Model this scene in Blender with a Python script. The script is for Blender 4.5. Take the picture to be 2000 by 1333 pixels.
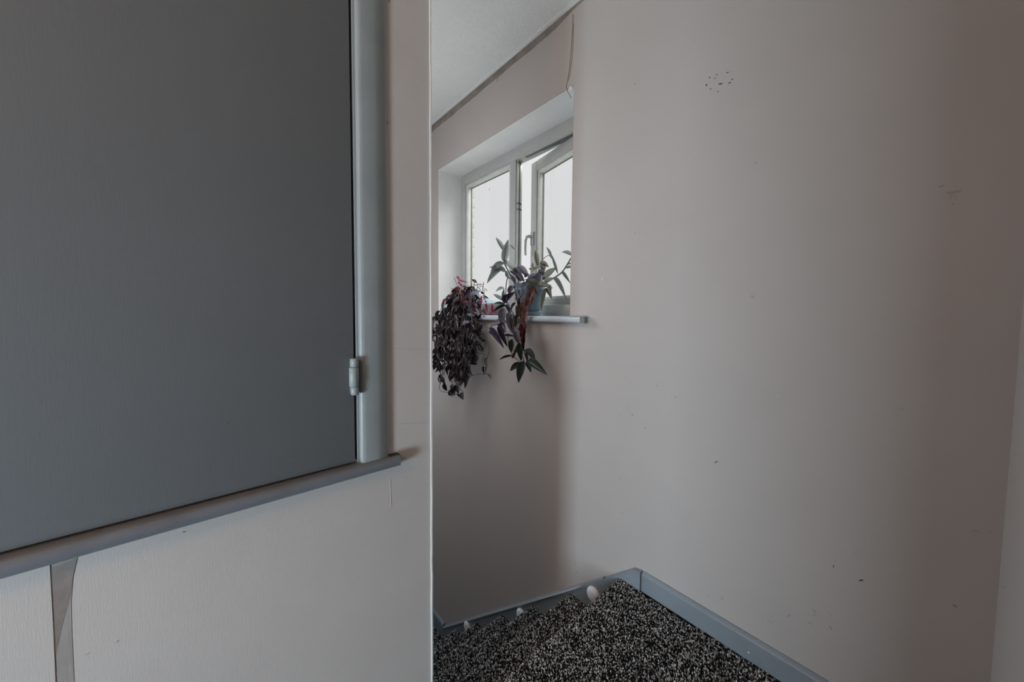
import bpy, bmesh, math, random
import numpy as np
from mathutils import Vector, Matrix

for o in list(bpy.data.objects):
    bpy.data.objects.remove(o)
scene = bpy.context.scene
COL = scene.collection

# ------------------------------------------------------------------ camera
# world: +X towards the long window wall, +Y away down the stairs, +Z up, landing floor at z = 0
F, Y0 = 679.177, 650.726
YAW, PITCH, ROLL = 0.714696, -0.05180699, 0.00946648
EYE = Vector((0.0, 0.0, 1.05))
fw = Vector((math.sin(YAW) * math.cos(PITCH), math.cos(YAW) * math.cos(PITCH), math.sin(PITCH)))
r0 = Vector((math.cos(YAW), -math.sin(YAW), 0))
u0 = r0.cross(fw)
RT = math.cos(ROLL) * r0 + math.sin(ROLL) * u0
UP = -math.sin(ROLL) * r0 + math.cos(ROLL) * u0
cam_d = bpy.data.cameras.new('camera')
cam = bpy.data.objects.new('camera', cam_d)
COL.objects.link(cam)
cam.matrix_world = Matrix(((RT.x, UP.x, -fw.x, EYE.x), (RT.y, UP.y, -fw.y, EYE.y), (RT.z, UP.z, -fw.z, EYE.z), (0, 0, 0, 1)))
cam_d.sensor_fit = 'HORIZONTAL'
cam_d.sensor_width = 36.0
cam_d.lens = F / 2000 * 36
cam_d.shift_y = (Y0 - 666.5) / 2000
cam_d.clip_start = 0.01
cam_d.clip_end = 2000
scene.camera = cam

# ------------------------------------------------------------------ world, lights, exposure
world = bpy.data.worlds.new('overcast_sky')
scene.world = world
world.use_nodes = True
bg = world.node_tree.nodes['Background']
bg.inputs[0].default_value = (0.985, 0.99, 1.0, 1)
bg.inputs[1].default_value = 0.76


def lamp(name, kind, loc, target, energy, color, **kw):
    d = bpy.data.lights.new(name, kind)
    d.energy = energy
    d.color = color
    for k, v in kw.items():
        setattr(d, k, v)
    o = bpy.data.objects.new(name, d)
    COL.objects.link(o)
    o.location = loc
    o.rotation_euler = (Vector(target) - Vector(loc)).to_track_quat('-Z', 'Y').to_euler()
    return o


# hazy sun behind thin cloud, outside the stair window
lamp('sun', 'SUN', (6, 0.6, 6), (1.4, 1.75, 1.3), 7.0, (1.0, 0.97, 0.93), angle=math.radians(60))
# daylight through the low window of the landing behind the camera
lamp('rear_window_daylight', 'AREA', (-1.96, -0.01, 0.46), (0, -0.01, 0.26), 53, (0.68, 0.855, 1.0),
     shape='RECTANGLE', size=0.38, size_y=0.72)
# ceiling bulb of the landing behind the camera
lamp('landing_bulb', 'POINT', (-1.30, -0.08, 2.05), (-1.3, -0.08, 0), 27, (1.0, 0.62, 0.37), shadow_soft_size=0.25)
# added fill light without a fitting, brightens the stairwell from behind the cupboard wall
lamp('stair_fill', 'POINT', (0.63, 1.75, 1.47), (0.63, 1.75, 0), 11.5, (0.90, 0.93, 1.0), shadow_soft_size=0.22)
# added cool fill from the unseen hall end, lights the wall below the sill
lamp('hall_fill', 'AREA', (0.80, 4.14, 0.30), (0.86, 1.5, 0.90), 13, (0.70, 0.83, 1.0),
     shape='RECTANGLE', size=0.62, size_y=1.1)
scene.cycles.max_bounces = 14
scene.cycles.diffuse_bounces = 8
scene.cycles.transparent_max_bounces = 12

vs = scene.view_settings
scene.display_settings.display_device = 'sRGB'
vs.view_transform = 'Standard'
vs.look = 'None'
vs.exposure = 0.05
vs.gamma = 1.0
vs.use_curve_mapping = False

rng = random.Random(11)


# ------------------------------------------------------------------ helpers
def ray(px, py):
    return RT * ((px - 1000) / F) - UP * ((py - Y0) / F) + fw


def at(px, py, x):
    """point of the plane X = x seen at a pixel of the 2000x1333 photograph"""
    d = ray(px, py)
    t = (x - EYE.x) / d.x
    return EYE + d * t


def aty(px, py, y):
    d = ray(px, py)
    t = (y - EYE.y) / d.y
    return EYE + d * t


class NT:
    def __init__(self, name):
        self.m = bpy.data.materials.new(name)
        self.m.use_nodes = True
        self.t = self.m.node_tree
        self.b = self.t.nodes['Principled BSDF']
        self.out = self.t.nodes['Material Output']

    def n(self, kind, **kw):
        x = self.t.nodes.new(kind)
        for k, v in kw.items():
            if k in x.inputs:
                x.inputs[k].default_value = v
            else:
                setattr(x, k, v)
        return x

    def l(self, a, b):
        self.t.links.new(a, b)


def ramp(nt, fac, stops):
    r = nt.n('ShaderNodeValToRGB')
    e = r.color_ramp.elements
    e[0].position, e[0].color = stops[0][0], (*stops[0][1], 1)
    e[1].position, e[1].color = stops[-1][0], (*stops[-1][1], 1)
    for p, c in stops[1:-1]:
        k = e.new(p)
        k.color = (*c, 1)
    nt.l(fac, r.inputs[0])
    return r.outputs[0]


def paint(name, c, c2=None, rough=0.6, scale=3.0, fine=180.0, bump=0.15, dist=0.002, stretch=(1, 1, 1), spec=0.4, mottled=0.5):
    """painted surface: slow colour mottling plus fine brushed relief"""
    nt = NT(name)
    tc = nt.n('ShaderNodeTexCoord')
    mp = nt.n('ShaderNodeMapping')
    mp.inputs['Scale'].default_value = stretch
    nt.l(tc.outputs['Object'], mp.inputs['Vector'])
    n1 = nt.n('ShaderNodeTexNoise', Scale=scale, Detail=5.0, Roughness=0.6)
    nt.l(tc.outputs['Object'], n1.inputs['Vector'])
    n2 = nt.n('ShaderNodeTexNoise', Scale=fine, Detail=3.0, Roughness=0.6)
    nt.l(mp.outputs[0], n2.inputs['Vector'])
    c2 = c2 or tuple(v * 0.88 for v in c)
    lo, hi = 0.5 - mottled * 0.4, 0.5 + mottled * 0.4
    nt.l(ramp(nt, n1.outputs['Fac'], [(lo, c2), (hi, c)]), nt.b.inputs['Base Color'])
    bp = nt.n('ShaderNodeBump', Strength=bump, Distance=dist)
    nt.l(n2.outputs['Fac'], bp.inputs['Height'])
    nt.l(bp.outputs[0], nt.b.inputs['Normal'])
    nt.b.inputs['Roughness'].default_value = rough
    nt.b.inputs['Specular IOR Level'].default_value = spec
    return nt.m


def glassmat(name):
    nt = NT(name)
    tr = nt.n('ShaderNodeBsdfTransparent')
    gl = nt.n('ShaderNodeBsdfGlossy', Roughness=0.02)
    lw = nt.n('ShaderNodeLayerWeight', Blend=0.5)
    pw = nt.n('ShaderNodeMath', operation='POWER')
    pw.inputs[1].default_value = 4.0
    ad = nt.n('ShaderNodeMath', operation='MULTIPLY_ADD')
    ad.inputs[1].default_value = 0.5
    ad.inputs[2].default_value = 0.03
    mx = nt.n('ShaderNodeMixShader')
    nt.l(lw.outputs['Facing'], pw.inputs[0])
    nt.l(pw.outputs[0], ad.inputs[0])
    tr.inputs[0].default_value = (0.975, 0.975, 0.975, 1)
    nt.l(ad.outputs[0], mx.inputs[0])
    nt.l(tr.outputs[0], mx.inputs[1])
    nt.l(gl.outputs[0], mx.inputs[2])
    nt.l(mx.outputs[0], nt.out.inputs['Surface'])
    return nt.m


def leafmat(name, base, edge, stripe=None, trans=0.35, tcol=None, rough=0.45, spots=0.0):
    """leaf: colour runs across the blade (UV.x), light passes through it"""
    nt = NT(name)
    uv = nt.n('ShaderNodeUVMap')
    sp = nt.n('ShaderNodeSeparateXYZ')
    nt.l(uv.outputs[0], sp.inputs[0])
    if stripe:
        stops = [(0.0, edge), (0.12, base), (0.2, stripe), (0.33, stripe), (0.42, base), (0.5, edge), (0.58, base),
                 (0.67, stripe), (0.8, stripe), (0.88, base), (1.0, edge)]
    else:
        stops = [(0.0, edge), (0.12, base), (0.47, base), (0.5, edge), (0.53, base), (0.88, base), (1.0, edge)]
    col = ramp(nt, sp.outputs[0], stops)
    oi = nt.n('ShaderNodeObjectInfo')
    hs = nt.n('ShaderNodeHueSaturation')
    mr = nt.n('ShaderNodeMapRange')
    mr.inputs['To Min'].default_value = 0.65
    mr.inputs['To Max'].default_value = 1.35
    nt.l(oi.outputs['Random'], mr.inputs[0])
    nt.l(mr.outputs[0], hs.inputs['Value'])
    nt.l(col, hs.inputs['Color'])
    nt.l(hs.outputs[0], nt.b.inputs['Base Color'])
    nt.b.inputs['Roughness'].default_value = rough
    t = nt.n('ShaderNodeBsdfTranslucent')
    t.inputs[0].default_value = (*(tcol or base), 1)
    mx = nt.n('ShaderNodeMixShader')
    mx.inputs[0].default_value = trans
    nt.l(nt.b.outputs[0], mx.inputs[1])
    nt.l(t.outputs[0], mx.inputs[2])
    nt.l(mx.outputs[0], nt.out.inputs['Surface'])
    return nt.m


def plain(name, c, rough=0.5, spec=0.5, metal=0.0):
    return paint(name, c, tuple(v * 0.85 for v in c), rough=rough, spec=spec, scale=25, fine=300, bump=0.08, dist=0.0008)


def carpet_mat():
    nt = NT('speckled_loop_carpet')
    at_ = nt.n('ShaderNodeAttribute', attribute_name='tuft')
    nt.l(at_.outputs['Color'], nt.b.inputs['Base Color'])
    nt.b.inputs['Roughness'].default_value = 0.95
    nt.b.inputs['Specular IOR Level'].default_value = 0.1
    return nt.m


M = {}
M['wall'] = paint('pinkish_grey_wall_paint', (0.49, 0.445, 0.415), (0.46, 0.418, 0.39), rough=0.62, scale=2.2, fine=60, bump=0.10, dist=0.002)
M['wall_a'] = paint('brushed_wall_paint', (0.61, 0.575, 0.55), (0.57, 0.535, 0.51), rough=0.55, scale=5, fine=190, bump=0.14, dist=0.001, stretch=(5, 5, 0.35))
M['reveal'] = paint('white_reveal_paint', (0.69, 0.70, 0.70), rough=0.6, scale=4, bump=0.06)
M['ceiling'] = paint('stippled_ceiling_paint', (0.72, 0.725, 0.705), (0.68, 0.685, 0.665), rough=0.9, scale=3, fine=140, bump=0.7, dist=0.006)
M['band'] = paint('bare_plaster_band', (0.31, 0.275, 0.235), (0.20, 0.175, 0.15), rough=0.9, scale=14, fine=120, bump=0.4, dist=0.004)
M['trim'] = paint('blue_grey_gloss_paint', (0.25, 0.282, 0.305), (0.215, 0.245, 0.268), rough=0.35, scale=9, fine=70, bump=0.10, dist=0.0015, spec=0.5)
M['door'] = paint('dark_grey_door_paint', (0.165, 0.178, 0.188), (0.154, 0.167, 0.176), rough=0.38, scale=3, fine=120, bump=0.10, dist=0.001, stretch=(4, 4, 0.4), spec=0.4)
M['casing'] = paint('grey_casing_paint', (0.325, 0.368, 0.375), (0.29, 0.327, 0.333), rough=0.36, scale=12, fine=60, bump=0.16, dist=0.0015, stretch=(3, 3, 0.5))
M['moulding'] = paint('grey_ledge_paint', (0.185, 0.20, 0.222), (0.15, 0.16, 0.178), rough=0.4, scale=16, fine=70, bump=0.18, dist=0.0015, stretch=(0.5, 3, 3))
M['dark'] = plain('recess_shade', (0.012, 0.012, 0.013), 0.9)  # near-black colour standing in for shade in gaps and slots
M['barewood'] = paint('unpainted_ledge_end', (0.07, 0.052, 0.04), (0.03, 0.024, 0.02), scale=70, rough=0.9)
M['upvc'] = paint('dull_white_window_plastic', (0.44, 0.45, 0.435), (0.39, 0.40, 0.385), rough=0.35, scale=9, fine=140, bump=0.03)
M['seal'] = plain('grey_window_seal', (0.12, 0.14, 0.15), 0.6)
M['bead'] = plain('pale_glazing_bead', (0.66, 0.68, 0.66), 0.35)
M['metal'] = plain('dull_metal', (0.30, 0.32, 0.33), 0.35)
M['handle'] = plain('grey_handle', (0.40, 0.44, 0.43), 0.4)
M['glass'] = glassmat('window_glass')
M['sill'] = paint('blue_grey_sill_paint', (0.50, 0.57, 0.605), (0.45, 0.51, 0.545), rough=0.35, scale=10, fine=90, bump=0.08, dist=0.001)
M['white'] = plain('white_plastic', (0.92, 0.92, 0.95), 0.4)
M['carpet'] = carpet_mat()
M['carpet_back'] = plain('carpet_backing', (0.010, 0.010, 0.011), 0.95, 0.1)
M['scuff'] = plain('dark_scuff', (0.10, 0.088, 0.08), 0.8)
M['scuff_soft'] = plain('faint_scuff', (0.415, 0.378, 0.355), 0.8)
M['chip'] = plain('pale_plaster_chip', (0.72, 0.70, 0.68), 0.8)
M['crack'] = plain('plaster_crack', (0.16, 0.135, 0.115), 0.9)
M['bare'] = paint('bare_wall_strip', (0.40, 0.375, 0.36), (0.33, 0.30, 0.285), rough=0.8, scale=18, fine=60, stretch=(4, 4, 0.4))
M['stain'] = paint('brown_stain', (0.22, 0.19, 0.17), (0.31, 0.28, 0.26), rough=0.8, scale=30)
M['corner'] = paint('pale_corner_edge', (0.85, 0.85, 0.83), (0.75, 0.75, 0.73), rough=0.45, scale=30)
M['grey_end'] = plain('worn_sill_end', (0.20, 0.195, 0.18), 0.8)
M['brick'] = paint('pale_brick', (0.60, 0.60, 0.62), (0.50, 0.49, 0.50), rough=0.9, scale=20, fine=120, bump=0.4)
M['ground'] = paint('far_ground', (0.30, 0.32, 0.26), (0.22, 0.25, 0.19), rough=1.0, scale=0.05, fine=1)
M['hill'] = paint('hazy_hill', (0.19, 0.255, 0.275), (0.15, 0.21, 0.23), rough=1.0, scale=0.05, fine=0.3)

# leaves
M['zeb'] = leafmat('striped_purple_leaf', (0.015, 0.012, 0.013), (0.022, 0.012, 0.015), (0.14, 0.132, 0.13), 0.07, (0.08, 0.02, 0.04), rough=0.34)
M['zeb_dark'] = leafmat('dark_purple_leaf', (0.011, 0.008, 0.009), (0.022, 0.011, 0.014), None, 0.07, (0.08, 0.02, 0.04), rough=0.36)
M['zeb_pink'] = leafmat('magenta_leaf', (0.19, 0.022, 0.062), (0.24, 0.05, 0.10), None, 0.35, (0.36, 0.05, 0.12))
M['zeb_lilac'] = leafmat('lilac_leaf', (0.34, 0.29, 0.42), (0.24, 0.22, 0.30), None, 0.3, (0.4, 0.35, 0.45))
M['zeb_grey'] = leafmat('blue_grey_leaf', (0.17, 0.21, 0.26), (0.26, 0.30, 0.34), None, 0.25, (0.25, 0.3, 0.35))
M['pal_green'] = leafmat('grey_green_leaf', (0.20, 0.225, 0.218), (0.28, 0.305, 0.305), None, 0.33, (0.30, 0.35, 0.32))
M['pal_olive'] = leafmat('olive_leaf', (0.175, 0.172, 0.148), (0.26, 0.255, 0.22), None, 0.3, (0.29, 0.285, 0.22))
M['pal_purple'] = leafmat('dusky_purple_leaf', (0.14, 0.135, 0.16), (0.25, 0.245, 0.275), None, 0.22, (0.22, 0.19, 0.25))
M['pal_deep'] = leafmat('deep_purple_leaf', (0.038, 0.030, 0.052), (0.07, 0.055, 0.085), None, 0.12, (0.10, 0.05, 0.12))
M['pal_dark'] = leafmat('dark_green_leaf', (0.030, 0.042, 0.036), (0.055, 0.07, 0.06), None, 0.12, (0.05, 0.08, 0.05))
M['dry_red'] = leafmat('dried_red_leaf', (0.175, 0.086, 0.082), (0.34, 0.22, 0.20), None, 0.2, (0.25, 0.11, 0.095), rough=0.8)
M['dry_maroon'] = leafmat('dried_maroon_leaf', (0.060, 0.016, 0.021), (0.12, 0.045, 0.045), None, 0.25, (0.2, 0.03, 0.03), rough=0.8)
M['dry_brown'] = leafmat('dried_brown_leaf', (0.11, 0.075, 0.055), (0.17, 0.12, 0.09), None, 0.2, (0.2, 0.13, 0.08), rough=0.8)
M['twig'] = plain('dried_tan_stem', (0.19, 0.155, 0.125), 0.8)
M['stem_dark'] = plain('dark_stem', (0.045, 0.035, 0.045), 0.6)
M['stem_green'] = plain('grey_green_stem', (0.15, 0.17, 0.165), 0.6)
M['pot_blue'] = paint('grey_blue_plastic_pot', (0.17, 0.26, 0.31), (0.13, 0.20, 0.25), rough=0.4, scale=12, fine=100, bump=0.05)
M['pot_grey'] = paint('weathered_grey_sleeve', (0.115, 0.135, 0.165), (0.07, 0.083, 0.105), rough=0.7, scale=22, fine=60, bump=0.3)
M['pot_pale'] = paint('pale_lilac_pot', (0.42, 0.42, 0.50), (0.34, 0.34, 0.42), rough=0.5, scale=12)
M['soil'] = paint('dry_soil', (0.05, 0.038, 0.03), (0.02, 0.016, 0.013), rough=1, scale=60, fine=150, bump=1.0, dist=0.01)


def link(name, me, mat, parent=None, loc=None):
    o = bpy.data.objects.new(name, me)
    COL.objects.link(o)
    if mat is not None and not me.materials:
        me.materials.append(mat)
    if parent is not None:
        o.parent = parent
    if loc is not None:
        o.location = loc
    return o


def mesh(name, verts, faces, smooth=False):
    me = bpy.data.meshes.new(name)
    me.from_pydata([tuple(v) for v in verts], [], faces)
    me.update()
    if smooth:
        me.polygons.foreach_set('use_smooth', [True] * len(me.polygons))
    return me


def tosub(parent, verts):
    """world points into the frame of a parent (parents here are only moved, not turned)"""
    off = Vector((0, 0, 0))
    p = parent
    while p is not None:
        off += p.location
        p = p.parent
    return [Vector(v) - off for v in verts]


class MB:
    """collects shapes, given in world coordinates, for ONE mesh object"""

    def __init__(self):
        self.v, self.f = [], []

    def add(self, verts, faces):
        k = len(self.v)
        self.v += [Vector(v) for v in verts]
        self.f += [tuple(i + k for i in f) for f in faces]
        return self

    def box(self, x0, x1, y0, y1, z0, z1):
        v = [(x, y, z) for x in (x0, x1) for y in (y0, y1) for z in (z0, z1)]
        return self.add(v, [(0, 1, 3, 2), (4, 6, 7, 5), (0, 4, 5, 1), (2, 3, 7, 6), (0, 2, 6, 4), (1, 5, 7, 3)])

    def prism(self, prof, axis, a, b):
        """profile of 2-D points swept along an axis from a to b; the profile's pair is the other two axes in order"""
        def mk(p, t):
            return {0: (t, p[0], p[1]), 1: (p[0], t, p[1]), 2: (p[0], p[1], t)}[axis]
        n = len(prof)
        v = [mk(p, a) for p in prof] + [mk(p, b) for p in prof]
        f = [(i, (i + 1) % n, n + (i + 1) % n, n + i) for i in range(n)]
        f += [tuple(range(n - 1, -1, -1)), tuple(range(n, 2 * n))]
        return self.add(v, f)

    def tube(self, pts, r, n=6, r2=None):
        pts = [Vector(p) for p in pts]
        k = len(self.v)
        m = len(pts)
        for i, p in enumerate(pts):
            d = (pts[min(i + 1, m - 1)] - pts[max(i - 1, 0)]).normalized()
            s = d.cross(Vector((0.3, 0.2, 1)))
            if s.length < 1e-4:
                s = d.cross(Vector((1, 0, 0)))
            s.normalize()
            t = d.cross(s)
            rr = r if r2 is None else r + (r2 - r) * i / (m - 1)
            for j in range(n):
                a = 2 * math.pi * j / n
                self.v.append(p + (s * math.cos(a) + t * math.sin(a)) * rr)
        for i in range(m - 1):
            for j in range(n):
                self.f.append((k + i * n + j, k + i * n + (j + 1) % n, k + (i + 1) * n + (j + 1) % n, k + (i + 1) * n + j))
        self.f.append(tuple(k + j for j in range(n - 1, -1, -1)))
        self.f.append(tuple(k + (m - 1) * n + j for j in range(n)))
        return self

    def lathe(self, c, prof, n=32):
        """closed-end turned shape round a vertical axis; prof = (radius, z)"""
        k = len(self.v)
        for (r, z) in prof:
            for j in range(n):
                a = 2 * math.pi * j / n
                self.v.append(Vector((c[0] + r * math.cos(a), c[1] + r * math.sin(a), c[2] + z)))
        for i in range(len(prof) - 1):
            for j in range(n):
                self.f.append((k + i * n + j, k + i * n + (j + 1) % n, k + (i + 1) * n + (j + 1) % n, k + (i + 1) * n + j))
        return self

    def build(self, name, mat, parent=None, smooth=False, bevel=0.0, kind=None):
        me = mesh(name, tosub(parent, self.v), self.f)
        bm = bmesh.new()
        bm.from_mesh(me)
        bmesh.ops.recalc_face_normals(bm, faces=bm.faces)
        if bevel:
            es = [e for e in bm.edges if len(e.link_faces) == 2 and e.calc_face_angle(0) > 0.5]
            bmesh.ops.bevel(bm, geom=es, offset=bevel, segments=2, profile=0.6, affect='EDGES', clamp_overlap=True)
        bm.to_mesh(me)
        bm.free()
        if smooth or bevel:
            me.polygons.foreach_set('use_smooth', [True] * len(me.polygons))
            try:
                me.set_sharp_from_angle(angle=math.radians(50))
            except AttributeError:
                pass
        o = link(name, me, mat, parent)
        if kind:
            o['kind'] = kind
        return o


def empty(name, loc):
    o = bpy.data.objects.new(name, None)
    o.empty_display_size = 0.05
    COL.objects.link(o)
    o.location = loc
    return o


def tag(o, label=None, cat=None, group=None, kind=None):
    if label:
        o['label'] = label
    if cat:
        o['category'] = cat
    if group:
        o['group'] = group
    if kind:
        o['kind'] = kind
    return o


# ------------------------------------------------------------------ the setting
XD = 1.23          # face of the long wall with the stair window
YA = 0.753         # face of the cupboard wall
XE = 0.397         # its outer corner at the stair head
YC = -0.142        # face of the short wall at the right edge
ZC = 2.39          # ceiling
WL, WR, WB, WT = 2.22, 1.019, 1.035, 2.058     # window opening
XF = 1.416         # inner face of the window frame
XO = 1.52          # outer face of the long wall
LOW = -1.308       # lower hall floor

# long wall with the window opening, one continuous sheet of faces
b = MB()
ys, zs = [-0.45, WR, WL, 4.1], [LOW - 0.1, WB, WT, ZC + 0.1]
for i in range(3):
    for j in range(3):
        if i == 1 and j == 1:
            continue
        for x in (XD, XO):
            b.add([(x, ys[i], zs[j]), (x, ys[i + 1], zs[j]), (x, ys[i + 1], zs[j + 1]), (x, ys[i], zs[j + 1])], [(0, 1, 2, 3)])
for (p, q) in (((ys[0], zs[0]), (ys[0], zs[3])), ((ys[3], zs[0]), (ys[3], zs[3])), ((ys[0], zs[0]), (ys[3], zs[0])), ((ys[0], zs[3]), (ys[3], zs[3]))):
    b.add([(XD, *p), (XD, *q), (XO, *q), (XO, *p)], [(0, 1, 2, 3)])
me = mesh('wall_right', b.v, b.f)
wall_right = tag(link('wall_right', me, M['wall']), kind='structure')
# plastered reveals of the opening
b = MB()
e = 0.0008
for (p, q) in (((WL - e, WB), (WL - e, WT)), ((WR + e, WB), (WR + e, WT)), ((WR, WT - e), (WL, WT - e)), ((WR, WB + e), (WL, WB + e))):
    b.add([(XD + 0.0005, *p), (XD + 0.0005, *q), (XO, *q), (XO, *p)], [(0, 1, 2, 3)])
b.build('reveal', M['reveal'], wall_right)
# outer brick jamb beyond the fixed pane
for k in range(14):
    z = WB + 0.005 + k * 0.0735
    bb = MB().box(1.487, 1.523, WL - 0.020 - (0.005 if k % 2 else 0.0), WL - 0.003, z, min(z + 0.062, WT - 0.005))
    bb.build('brick', M['brick'], wall_right, bevel=0.003)

# cupboard wall: pieces round the cupboard opening and the return down the stairs, one mesh
DX0, DX1, DZ0, DZ1 = -0.66, 0.235, 0.735, 2.02
b = MB()
XR = -1.9
t = 0.10
# front faces
for (x0, x1, z0, z1) in ((XR, DX0, 0, ZC), (DX0, DX1, 0, DZ0), (DX0, DX1, DZ1, ZC), (DX1, XE, 0, ZC)):
    b.add([(x0, YA, z0), (x1, YA, z0), (x1, YA, z1), (x0, YA, z1)], [(0, 1, 2, 3)])
b.add([(XE, YA, LOW), (XE, 4.1, LOW), (XE, 4.1, ZC), (XE, YA, ZC)], [(0, 1, 2, 3)])
b.add([(XE, YA, LOW), (XE - t, YA + 0.01, LOW), (XE - t, YA + 0.01, 0), (XE, YA, 0)], [(0, 1, 2, 3)])
b.add([(XE - t, YA + t, LOW), (XE - t, 4.1, LOW), (XE - t, 4.1, ZC), (XE - t, YA + t, ZC)], [(0, 1, 2, 3)])
b.add([(XR, YA + t, 0), (DX0, YA + t, 0), (DX0, YA + t, ZC), (XR, YA + t, ZC)], [(0, 1, 2, 3)])
# opening reveals
for (p, q) in (((DX0, DZ0), (DX1, DZ0)), ((DX0, DZ1), (DX1, DZ1)), ((DX0, DZ0), (DX0, DZ1)), ((DX1, DZ0), (DX1, DZ1))):
    b.add([(p[0], YA, p[1]), (q[0], YA, q[1]), (q[0], YA + t, q[1]), (p[0], YA + t, p[1])], [(0, 1, 2, 3)])
wall_left = tag(link('wall_left', mesh('wall_left', b.v, b.f), M['wall_a']), kind='structure')

# short wall at the right edge of the view
tag(MB().box(-0.62, XD + 0.02, YC - 0.10, YC, 0, ZC).build('wall_end', M['wall']), kind='structure')
# unseen nib added behind the camera to shade the long wall's right part
tag(MB().box(-0.74, -0.62, YC - 0.10, 0.086, 0, ZC).build('shade_nib', M['wall']), kind='structure')
# rear part of the landing, behind the camera
b = MB()
for (y0, y1, z0, z1) in ((-1.3, -0.22, 0, ZC), (0.20, YA, 0, ZC), (-0.22, 0.20, 0, 0.06), (-0.22, 0.20, 0.86, ZC)):
    b.box(XR - 0.1, XR, y0, y1, z0, z1)
tag(b.build('wall_rear', M['wall']), kind='structure')
tag(MB().box(XR - 0.1, XD, -1.4, -1.3, 0, ZC).build('wall_side', M['wall']), kind='structure')
b = MB()
for (x0, x1, z0, z1) in ((XE - t, 0.47, LOW, ZC), (1.13, XO, LOW, ZC), (0.47, 1.13, LOW, -0.60), (0.47, 1.13, 0.90, ZC)):
    b.box(x0, x1, 4.0, 4.1, z0, z1)
tag(b.build('wall_far', M['wall']), kind='structure')
tag(MB().box(XD - 0.02, XO, -1.4, -0.45, -0.1, ZC).build('wall_near', M['wall']), kind='structure')
tag(MB().box(XR - 0.1, XO, -1.4, 4.1, ZC, ZC + 0.12).build('ceiling', M['ceiling']), kind='structure')
floor = tag(MB().box(XR - 0.1, XD - 0.002, -1.4, 0.66, -0.12, -0.006).build('floor', M['carpet_back']), kind='structure')
tag(MB().box(XE + 0.002, XD - 0.002, 1.98, 4.0, LOW - 0.08, LOW).build('floor_lower', M['carpet_back']), kind='structure')

# unpainted band where the wall meets the ceiling, with a wavy upper paint line
b = MB()
N = 90
Y1, Y2 = 0.70, 4.0
for i in range(N + 1):
    y = Y1 + (Y2 - Y1) * i / N
    k = min(1.0, max(0.0, (y - 1.02) / 0.12))
    h = 0.007 + k * (0.024 + 0.012 * min(1, max(0, (y - 1.2) / 1.2)) + 0.0015 * math.sin(i * 0.9) + 0.0015 * rng.uniform(-1, 1))
    top = ZC - 0.001
    b.v += [Vector((XD - 0.004, y, top)), Vector((XD - 0.0015, y, top - h)), Vector((XD + 0.001, y, top - h))]
for i in range(N):
    for j in range(2):
        b.f.append((3 * i + j, 3 * i + j + 1, 3 * i + 4 + j, 3 * i + 3 + j))
o = b.build('trim_1', M['band'])
tag(o, kind='structure')
# rough lip of textured ceiling coat over the band
b = MB()
for i in range(N + 1):
    y = Y1 + (Y2 - Y1) * i / N
    w = 0.016 + 0.005 * math.sin(i * 0.55) + 0.004 * rng.uniform(-1, 1)
    b.v += [Vector((XD - 0.03, y, ZC - 0.0005)), Vector((XD - w, y, ZC - 0.004)), Vector((XD - w * 0.9, y, ZC))]
for i in range(N):
    for j in range(2):
        b.f.append((3 * i + j, 3 * i + j + 1, 3 * i + 4 + j, 3 * i + 3 + j))
tag(b.build('trim_2', M['ceiling']), kind='structure')

# skirting boards
SK = 0.015
prof = [(XD, 0.0), (XD - SK, 0.0), (XD - SK, 0.064), (XD - SK + 0.004, 0.070), (XD - 0.004, 0.075), (XD, 0.075)]
b = MB()
v = [(p[0], y, p[1]) for y in (YC, 0.634) for p in prof]
b.prism(prof, 1, YC, 0.634)
tag(b.build('baseboard_right', M['trim']), kind='structure')
# little white paint fleck on it
p = at(1462, 1275, XD - SK)
MB().box(XD - SK - 0.0008, XD - SK + 0.001, p.y - 0.0022, p.y + 0.0022, p.z - 0.0015, p.z + 0.0015).build('paint_fleck', M['white'], bpy.data.objects['baseboard_right'])

# pale corner edge of the cupboard wall
b = MB()
N = 60
for i in range(N + 1):
    z = 0.0 + ZC * i / N
    w = 0.0022 + 0.0008 * rng.uniform(-1, 1)
    j = 0.0006 * rng.uniform(-1, 1)
    b.v += [Vector((XE - 0.0016 + j, YA - 0.003, z)), Vector((XE + 0.002 + j, YA - 0.003, z)), Vector((XE + 0.002 + j, YA + 0.004, z)), Vector((XE - 0.0016 + j, YA + 0.004, z))]
for i in range(N):
    for j in range(4):
        b.f.append((4 * i + j, 4 * i + (j + 1) % 4, 4 * i + 4 + (j + 1) % 4, 4 * i + 4 + j))
tag(b.build('trim_3', M['corner']), kind='structure')


# ------------------------------------------------------------------ marks and wear on the walls
def mark(px, py, ln, w, ang, mat, parent, plane, name='scuff_mark'):
    """thin irregular mark lying on a wall; ln, w in millimetres, ang in degrees in the wall's plane"""
    axis, val, sgn = plane
    p = at(px, py, val) if axis == 0 else aty(px, py, val)
    a = math.radians(ang)
    n = 13
    vs = []
    for k in range(n):
        q = 2 * math.pi * k / n
        rr = 1 + 0.22 * rng.uniform(-1, 1)
        s, u = math.cos(q) * ln * 0.0005 * rr, math.sin(q) * w * 0.0005 * rr
        ds, dz = s * math.cos(a) - u * math.sin(a), s * math.sin(a) + u * math.cos(a)
        if axis == 0:
            vs.append(Vector((val + sgn * 0.0006, p.y + ds, p.z + dz)))
        else:
            vs.append(Vector((p.x + ds, val + sgn * 0.0006, p.z + dz)))
    c = sum(vs, Vector()) / n
    cc = c.copy()
    cc[axis] += sgn * 0.0004
    me = mesh(name, tosub(parent, vs + [cc]), [(k, (k + 1) % n, n) for k in range(n)])
    return link(name, me, mat, parent)


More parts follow.
